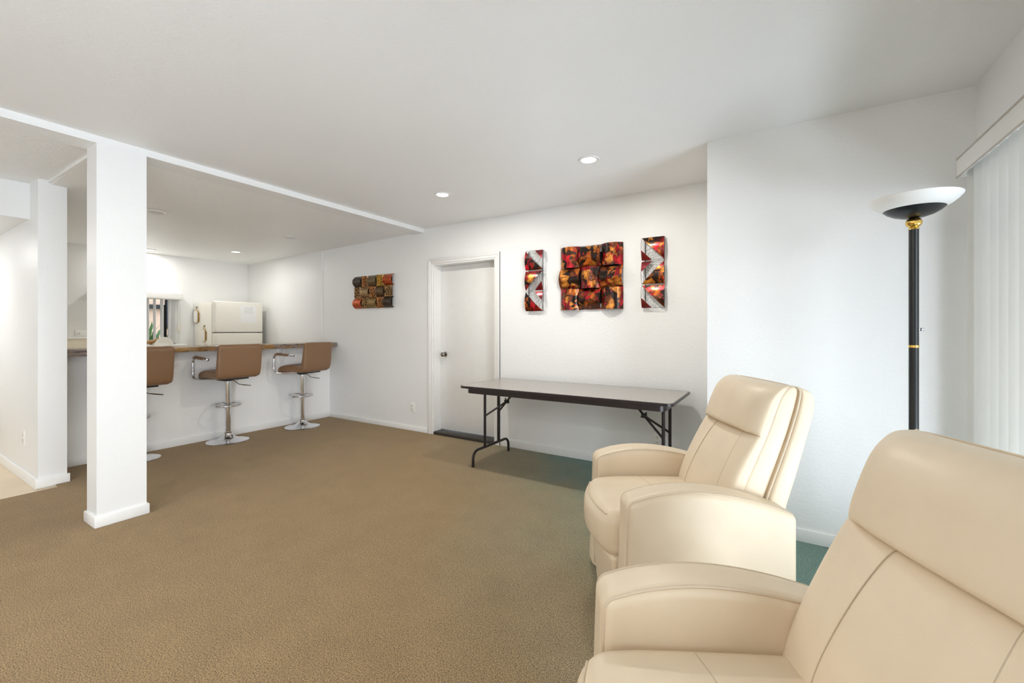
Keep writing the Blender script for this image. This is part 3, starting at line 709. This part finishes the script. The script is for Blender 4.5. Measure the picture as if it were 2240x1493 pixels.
def brown_art():
    x0, x1, z0, z1 = -4.858, -4.126, 1.524, 1.956
    t = thing('metal_wall_art', 'small brown woven metal wall art of fifteen tiles', 'wall art', ((x0+x1)/2, YD, z0))
    B().box(-.33, .33, -.010, 0, .03, .40).build('backing', M['black_metal'], t)
    hm = {'dk': hammered('hammered_dark', (.07, .05, .035), (.012, .009, .007), 30, False), 'cs': hammered('spotted_copper', (.36, .15, .05), (.05, .018, .01), 34, True),
          'ol': hammered('hammered_olive', (.20, .14, .065), (.05, .03, .015), 26, False), 'gd': hammered('spotted_gold', (.46, .25, .04), (.16, .06, .01), 40, True),
          'or': hammered('hammered_orange', (.58, .11, .025), (.22, .025, .008), 26, False), 'bs': hammered('spotted_brown', (.27, .15, .055), (.035, .018, .008), 32, True),
          'tn': hammered('hammered_tan', (.42, .28, .14), (.22, .13, .06), 22, False), 'br': hammered('hammered_brown', (.17, .10, .05), (.03, .016, .008), 24, False),
          'gt': hammered('hammered_gold_tan', (.34, .22, .08), (.12, .06, .02), 26, False)}
    rows = (('dk', 'cs', 'ol', 'gd', 'or'), ('bs', 'tn', 'cs', 'br', 'bs'), ('or', 'bs', 'gt', 'cs', 'dk'))
    w_ = (x1-x0)/5; h_ = (z1-z0)/3
    for r in range(3):
        for c in range(5):
            ax = x0+c*w_-(x0+x1)/2; az = z1-(r+1)*h_-z0
            if (r+c) % 2 == 0: fn = lambda u, v, ax=ax, az=az: (ax-.006+u*(w_+.012), -.014-.050*bulge(v), az+v*h_)
            else: fn = lambda u, v, ax=ax, az=az: (ax+u*w_, -.034+.022*bulge(u), az+v*h_)
            B().sheet(fn, 10, 10, .003).build('tile', hm[rows[r][c]], t, smooth=50)
brown_art()

# ------------------------------------------------------------------ folding table
tx0, tx1, ty0, ty1, tz = -2.445, -.595, 3.035, 3.775, .735
tb = thing('folding_table', 'long folding table with grey laminate top and dark metal legs', 'table', ((tx0+tx1)/2, (ty0+ty1)/2, 0))
hx, hy = (tx1-tx0)/2, (ty1-ty0)/2
B().prism(rrect(-hx+.006, hx-.006, -hy+.006, hy-.006, .05), tz-.016, tz+.0005).build('tabletop', M['laminate'], tb, smooth=30)
ed = B(); oo = rrect(-hx, hx, -hy, hy, .055); ii = rrect(-hx+.008, hx-.008, -hy+.008, hy-.008, .05); n_ = len(oo)
ed.add([(x, y, tz-.020) for x, y in oo]+[(x, y, tz-.001) for x, y in oo]+[(x, y, tz+.0008) for x, y in ii]+[(x, y, tz-.020) for x, y in ii],
       [(i, (i+1) % n_, n_+(i+1) % n_, n_+i) for i in range(n_)]+[(n_+i, n_+(i+1) % n_, 2*n_+(i+1) % n_, 2*n_+i) for i in range(n_)]+[(3*n_+i, 3*n_+(i+1) % n_, (i+1) % n_, i) for i in range(n_)]+[(2*n_+i, 2*n_+(i+1) % n_, 3*n_+(i+1) % n_, 3*n_+i) for i in range(n_)])
ed.build('edge_band', M['dark_metal'], tb, smooth=35)
ap = B(); oo = rrect(-hx+.055, hx-.055, -hy+.035, hy-.035, .06); ii = rrect(-hx+.060, hx-.060, -hy+.040, hy-.040, .055)
ap.add([(x, y, z) for z in (tz-.065, tz-.018) for x, y in oo]+[(x, y, z) for z in (tz-.065, tz-.018) for x, y in ii],
       [(i, (i+1) % n_, n_+(i+1) % n_, n_+i) for i in range(n_)]+[(2*n_+i, 3*n_+i, 3*n_+(i+1) % n_, 2*n_+(i+1) % n_) for i in range(n_)]+[(i, 2*n_+i, 2*n_+(i+1) % n_, (i+1) % n_) for i in range(n_)])
ap.build('apron', M['dark_metal'], tb, smooth=35)
for s_ in (-1, 1):
    lx = s_*(hx-.115); zt = tz-.03
    for y in (-.115, .115):
        B().tube([(lx, y, .145), (lx, y, zt)], .0125, 12).build('leg', M['dark_metal'], tb)
    R_ = .07; yy = .30; foot = [(lx, -yy, 0), (lx, -yy, .07)]
    foot += [(lx, -yy+R_-R_*math.cos(a), .07+R_*math.sin(a)) for a in [i*math.pi/12 for i in range(1, 7)]]
    foot += [(lx, yy-R_+R_*math.sin(a), .07+R_*math.cos(a)) for a in [i*math.pi/12 for i in range(0, 6)]]+[(lx, yy, .07), (lx, yy, 0)]
    B().tube(foot, .0125, 12).build('foot_bar', M['dark_metal'], tb)
    jx = lx-s_*.17; jz = .565
    b = B()
    b.tube([(jx-s_*.12, 0, zt), (jx, 0, jz)], .010, 8)
    b.build('brace_upper', M['dark_metal'], tb)
    b = B()
    for y in (-.115, .115): b.tube([(jx, 0, jz), (lx, y, .43)], .009, 8)
    b.build('brace_lower', M['dark_metal'], tb)
    b = B().rbox((jx-.020, -.018, jz-.016), (jx+.020, .018, jz+.016), .006, (2,2,2), 2)
    b.tube([(jx-s_*.026, 0, jz-.012), (jx+s_*.02, 0, jz+.028)], .006, 6)
    b.build('brace_lock', M['black_metal'], tb)

# ------------------------------------------------------------------ bar stools (local: faces -x)
def superring(F, R, w, n, m=28, mk=None):
    """ring of a cushion section between a front and a rear point (x,z); width 2w across y"""
    out = []
    mid = [(F[0]+R[0])/2, (F[1]+R[1])/2]; hf = [(F[0]-R[0])/2, (F[1]-R[1])/2]
    for i in range(m):
        a = 2*math.pi*i/m; ca, sa = math.cos(a), math.sin(a)
        y = w*math.copysign(abs(ca)**(2/n), ca); t = math.copysign(abs(sa)**(2/n), sa)
        out.append((mid[0]+hf[0]*t, y, mid[1]+hf[1]*t))
    return out
def pad(Fc, Rc, wfn, n, steps=24, m=28):
    rs = []
    for i in range(steps+1):
        t = i/steps; rs.append(superring(curve_at(Fc, t), curve_at(Rc, t), wfn(t), n, m))
    return B().rings(rs)
def make_stool():
    t = thing('bar_stool', 'x', 'bar stool')
    B().lathe([(.001, 0), (.205, 0), (.207, .004), (.203, .008), (.16, .014), (.11, .026), (.07, .046), (.047, .070), (.040, .085), (.001, .086)], (0,0,0), 48).build('base', M['chrome'], t)
    B().lathe([(.034, .082), (.036, .088), (.036, .102), (.030, .108), (.001, .108)], (0,0,0), 28).build('collar', M['chrome'], t)
    B().lathe([(.001, .10), (.028, .10), (.028, .375), (.001, .375)], (0,0,0), 28).build('lower_post', M['chrome'], t)
    B().lathe([(.030, .352), (.034, .354), (.034, .690), (.001, .690)], (0,0,0), 28).lathe([(.033, .352), (.0353, .352), (.0353, .358), (.033, .358)], (0,0,0), 28).build('upper_post', M['chrome'], t)
    ring = [(-.030+.142*math.cos(a), .142*math.sin(a), .400) for a in [i*2*math.pi/36 for i in range(36)]]
    B().tube(ring, .0105, 10, closed=True).tube([(.0, .0, .400), (-.170, 0, .400)], .009, 8).build('footrest', M['chrome'], t)
    B().box(-.16, .16, -.14, .14, .692, .712).lathe([(.001, .67), (.05, .67), (.075, .694), (.001, .694)], (0,0,0), 24).build('seat_plate', M['black_plastic'], t, bevel=.004)
    def dfm(x, y, z):
        k = max(0, 1-(y/.23)**2)
        if z > .75: z += .010*k
        x2 = x
        if x < -.07: z -= .035*((-.07-x)/.12)**2
        return (x2, y, z)
    B().rbox((-.185, -.222, .712), (.235, .222, .795), .036, (8,6,2), 5, dfm).build('seat', M['vinyl'], t)
    Fc = [(.17, .752), (.178, .775), (.190, .82), (.205, .90), (.218, .98), (.228, 1.04), (.240, 1.072), (.252, 1.080)]
    Rc = [(.185, .716), (.225, .720), (.252, .748), (.268, .83), (.274, .92), (.280, 1.0), (.282, 1.055), (.262, 1.081)]
    pad(Fc, Rc, lambda q: .226*(1-.10*max(0, (q-.80)/.20)**2.5-.05*max(0, (.15-q)/.15)**2), 5.5, 26, 36).build('backrest', M['vinyl'], t)
    for s_ in (-1, 1):
        y = s_*.262
        pth = [(.10, s_*.10, .702), (-.06, s_*.19, .702), (-.115, s_*.225, .702), (-.155, y, .712), (-.182, y, .745), (-.186, y, .80), (-.186, y, .87), (-.182, y, .905), (-.160, y, .928), (-.125, y, .934), (.115, y, .925)]
        pth = [tuple(curve_at(pth, i/40)) for i in range(41)]
        B().tube(pth, .0125, 10).build('arm_tube', M['chrome'], t)
        B().tube([(-.155, y, .932), (-.13, y, .940), (-.04, y, .936), (.045, y, .932)], .0165, 12).build('arm_pad', M['vinyl'], t)
        B().lathe([(.001, .0), (.014, .0), (.016, .008), (.014, .018), (.006, .023), (.001, .0235)], (.110, y, .925), 16, 'x').build('arm_cap', M['chrome'], t)
    B().tube([(.02, .02, .690), (.03, .06, .66), (.045, .095, .625), (.06, .15, .612), (.075, .21, .600)], [.004, .004, .004, .006, .006], 8).build('height_lever', M['nickel'], t)
    return t
st = make_stool()
sts = [st, copy_tree(st), copy_tree(st)]
for o, (x, y, rz, lb) in zip(sts, ((-5.215, 1.572, 2, 'brown vinyl bar stool half hidden behind the white column'),
                                   (-5.215, 2.400, 2, 'brown vinyl bar stool in the middle in front of the refrigerator'),
                                   (-5.170, 3.255, 13, 'brown vinyl bar stool nearest the door wall'))):
    o.location = (x, y, 0); o.rotation_euler = (0, 0, math.radians(rz)); tag(o, lb, 'bar stool', 'bar stools along the bar')

# ------------------------------------------------------------------ floor lamp
lx, ly = ad(.94*1.95, 1.95)
lp = thing('floor_lamp', 'black torchiere floor lamp with white bowl shade and brass ball', 'floor lamp', (lx, ly, 0))
B().lathe([(.001, 0), (.135, 0), (.138, .006), (.132, .022), (.06, .034), (.026, .05), (.001, .05)], (0,0,0), 40).build('base', M['black_metal'], lp)
B().lathe([(.001, .045), (.0178, .045), (.0178, 1.160), (.001, 1.160)], (0,0,0), 28).build('pole_lower', M['black_metal'], lp)
B().lathe([(.001, 1.169), (.0178, 1.169), (.0178, 1.700), (.001, 1.700)], (0,0,0), 28).build('pole_upper', M['black_metal'], lp)
B().lathe([(.001, 1.159), (.0185, 1.159), (.0189, 1.1645), (.0185, 1.170), (.001, 1.170)], (0,0,0), 28).build('ring', M['brass'], lp)
B().lathe([(.001, 1.697), (.0190, 1.697), (.0180, 1.703), (.015, 1.708), (.001, 1.708)], (0,0,0), 28).build('collar', M['brass'], lp)
bb = []
for i in range(13):
    a = -math.pi/2+math.pi*i/12; bb.append((max(.001, .0300*math.cos(a)), 1.728+.0245*math.sin(a)))
B().lathe(bb, (0,0,0), 14).build('ball', M['brass'], lp, smooth=20)
B().lathe([(.001, 1.750), (.016, 1.749), (.040, 1.752), (.072, 1.763), (.094, 1.776), (.108, 1.789), (.107, 1.793), (.001, 1.793)], (0,0,0), 48).build('cup', M['black_metal'], lp)
B().lathe([(.001, 1.788), (.080, 1.784), (.107, 1.7885), (.128, 1.801), (.148, 1.818), (.1595, 1.832), (.1620, 1.838), (.159, 1.841), (.145, 1.826), (.120, 1.806), (.08, 1.793), (.001, 1.791)], (0,0,0), 64).build('shade', M['shade'], lp)
B().lathe([(.001, .0), (.004, .0), (.004, .012), (.0075, .013), (.008, .026), (.006, .030), (.001, .031)], (.0165, 0, 1.242), 14, 'x').build('switch', M['chrome'], lp)
lp.rotation_euler = (0, 0, YAW)

# ------------------------------------------------------------------ recliners (local: faces -x, arms start at x=0)
WI, WO = .232, .357     # inner and outer face of the arms
def arm_top(s): return curve_at([(-.02, .585, 0), (.06, .617, 0), (.16, .632, 0), (.28, .628, 0), (.40, .610, 0), (.53, .580, 0), (.66, .540, 0)], (s+.02)/.68)[1]
def make_recliner():
    t = thing('recliner', 'x', 'recliner')
    def arm(side):
        y0, y1 = (WI, WO) if side > 0 else (-WO, -WI)
        def df(x, y, z):
            k = (z-.015)/(.60-.015)
            zz = .015+k*(arm_top(x)-.015)
            # soft front corner and gentle fullness of the side panels
            fullness = .010*math.sin(math.pi*min(max(x/.62, 0), 1))*math.sin(math.pi*min(max(k, 0), 1))
            yc = (y0+y1)/2; yy = y+(fullness if y > yc else -fullness)*(1 if abs(y-yc) > .05 else abs(y-yc)/.05)
            xx = x-.018*(1-k) if x < .1 else x
            return (xx, yy, zz)
        a = B().rbox((0, y0, .015), (.645, y1, .60), .030, (16,4,12), 5, df).build('arm', M['leather'], t)
        for yy in (y0+.010, y1-.010):
            pth = []
            o_ = .004 if yy > (y0+y1)/2 else -.004
            for i in range(15): 
                z = lerp(.05, .53, i/14); k = (z-.015)/.585; zz = .015+k*(arm_top(0)-.015)
                pth.append((.007-.018*(1-k), yy, zz))
            for i in range(7):
                q = i/6*math.pi/2; x = .030+.0-.024*math.cos(q); k = (.57+.024*math.sin(q)-.015)/.585; pth.append((x, yy, .015+k*(arm_top(x)-.015)))
            for i in range(22):
                x = lerp(.05, .625, i/21); pth.append((x, yy, arm_top(x)-.0065))
            B().tube(pth, .0038, 8).build('piping', M['piping'], a)
        return a
    arm(1); arm(-1)
    # seat cushion
    def sd(x, y, z):
        u = y/WI
        k = (z-.31)/.19
        fr = max(0, min(1, (.20-x)/.25))
        xx = x-.055*(1-u*u)*fr
        crown = .022*(1-u*u)*(1-abs(2*min(max((x+.03)/.50, 0), 1)-1)**3)
        zz = z+(crown if z > .40 else 0)
        if x < .10: zz -= .012*((.10-x)/.14)**2 if z > .4 else 0
        xx -= .010*math.sin(math.pi*min(max(k, 0), 1))*fr
        return (xx, y, zz)
    seat = B().rbox((-.035, -WI+.002, .305), (.47, WI-.002, .500), .050, (12,12,4), 6, sd).build('seat_cushion', M['leather'], t)
    def stop(x, y, lift=.0005):
        p = sd(x, y, .500); return (p[0], p[1], p[2]+lift)
    B().tube([(sd(-.0205, y, .4855)[0]-.001, y, sd(-.0205, y, .4855)[2]+.001) for y in [lerp(-WI+.045, WI-.045, i/24) for i in range(25)]], .0032, 8).build('front_piping', M['piping'], seat)
    B().tube([stop(.20+.015*math.cos(y*8), y, -.0006) for y in [lerp(-WI+.045, WI-.045, i/16) for i in range(17)]], .0018, 6).build('seam', M['seam'], seat)
    B().tube([stop(lerp(.205, .42, i/10), .03, -.0006) for i in range(11)], .0018, 6).build('seam', M['seam'], seat)
    # leg rest panel and base below the cushion
    def ld(x, y, z):
        u = y/WI; k = (z-.05)/.26
        return (x-.045*(1-u*u)*max(0, min(1, (.08-x)/.10))-.03*k, y, z)
    B().rbox((.005, -WI+.004, .035), (.06, WI-.004, .318), .016, (2,10,6), 4, ld).build('leg_rest', M['leather'], t)
    B().box(.07, .60, -WI, WI, .012, .31).build('base', M['leather'], t, bevel=.006)
    for x in (.06, .56):
        for y in (-.29, .29): B().lathe([(.001, 0), (.025, 0), (.025, .018), (.001, .018)], (x, y, 0), 16).build('glide', M['black_plastic'], t)
    # back: bolster core, rear shell, lower cushion, head cushion
    front = [(.385, .43), (.415, .53), (.452, .62), (.500, .72), (.545, .81), (.566, .86), (.586, .910), (.612, .965), (.652, 1.004), (.695, 1.013)]
    rear = [(.640, .33), (.668, .43), (.702, .55), (.738, .67), (.768, .78), (.790, .86), (.802, .915), (.802, .955), (.780, .988), (.730, 1.009)]
    def between(k0): return [(lerp(f[0], r[0], k0), lerp(f[1], r[1], k0)) for f, r in zip(front, rear)]
    wid = lambda q: .236*(1-.06*max(0, (q-.78)/.22)**3)
    pad(between(.16), between(.60), wid, 7, 30, 44).build('back_bolster', M['leather'], t)
    shell = pad(between(.56), rear, lambda q: .240*(1-.10*max(0, (q-.78)/.22)**3), 4.5, 30, 44).build('back_shell', M['leather'], t)
    def crown(c, amt, q0=0): 
        return c
    lowF = []; lowR = []
    n = 26
    def padcush(name, q0, q1, puff, endr, wscale):
        rs = []
        for i in range(n+1):
            e = i/n; q = lerp(q0, q1, .5-.5*math.cos(math.pi*e))
            f = curve_at(front, q); r = curve_at(between(.34), q)
            lat = math.sin(math.pi*e)
            fat = lat**endr
            ring = []
            m = 56
            for k in range(m):
                a = 2*math.pi*k/m; ca, sa = math.cos(a), math.sin(a)
                y = wid(q)*wscale*math.copysign(abs(ca)**(2/6), ca); tt = math.copysign(abs(sa)**(2/6), sa)
                cr = puff*(1-abs(y/.236)**3)*(math.sin(math.pi*e) if name == 'back_cushion' else min(1, e/.10)**.5*math.cos(math.pi/2*max(0, (e-.35)/.65)))
                if tt > 0: px, pz = lerp(lerp(f[0], r[0], .55), f[0], tt*fat)-cr*tt, lerp(lerp(f[1], r[1], .55), f[1], tt*fat)+cr*.25*tt
                else: px, pz = lerp(lerp(f[0], r[0], .55), r[0], -tt*fat), lerp(lerp(f[1], r[1], .55), r[1], -tt*fat)
                # puckers beside the crease between the cushions
                edge = (1-e if name == 'back_cushion' else e)
                pk = .0045*math.exp(-(edge/.16)**2)*math.sin(y*72+.6)*math.exp(-((abs(y)-.17)/.06)**2)
                ring.append((px-(pk if tt > 0 else 0), y, pz))
            rs.append(ring)
        return B().rings(rs).build(name, M['leather'], t, smooth=60), rs
    bc, rsl = padcush('back_cushion', -.0, .452, .018, .24, .985)
    hc, rsh = padcush('head_cushion', .446, 1.0, .042, .22, .985)
    # the two upright seams of the lower cushion, laid on its surface
    def near(ring, y): 
        c = [p for k, p in enumerate(ring) if 0 < k < 28]; c.sort(key=lambda p: abs(p[1]-y)); a, b = c[0], c[1]
        if abs(a[1]-b[1]) < 1e-6: return a
        f = (y-a[1])/(b[1]-a[1]); return tuple(a[i]+(b[i]-a[i])*f for i in range(3))
    for s_ in (-1, 1):
        pth = [near(rsl[i], s_*lerp(.145, .105, i/n)-.035) for i in range(4, n-1)]
        B().tube([(p[0]+.0004, p[1], p[2]) for p in pth], .0012, 6).build('seam', M['seam'], bc)
        # edge seam beside the bolster and piping between bolster and shell
        pth = []
        for i in range(31):
            q = lerp(.03, .97, i/30); p = curve_at(between(.58), q); pth.append((p[0], s_*(wid(q)*1.012+.0005), p[1]))
        B().tube(pth, .0045, 8).build('piping', M['piping'], shell)
    ptop = [(.712, y, 1.0125) for y in [lerp(-.19, .19, i/20) for i in range(21)]]
    B().tube(ptop, [.0026*math.sin(math.pi*(i+.4)/20.8)**.5 for i in range(21)], 8).build('piping', M['piping'], shell)
    # origin to the middle of the footprint
    for ch in [o for o in bpy.data.objects if o.parent == t]: ch.location.x -= .33
    return t
rc = make_recliner()
rc2 = copy_tree(rc)
def seat_at(o, a0, d, turn, lb):
    """a0, d: arm front plane / centre line measured on the floor"""
    x, y = ad(a0+.33, d); o.location = (x, y, 0); o.rotation_euler = (0, 0, YAW+math.radians(turn)); tag(o, lb, 'recliner', 'cream leather recliners')
seat_at(rc, .432, 1.957, 0, 'cream leather recliner in front of the folding table, seen side on')
seat_at(rc2, .203, .775, -3, 'nearest cream leather recliner, cut off by the lower right corner')
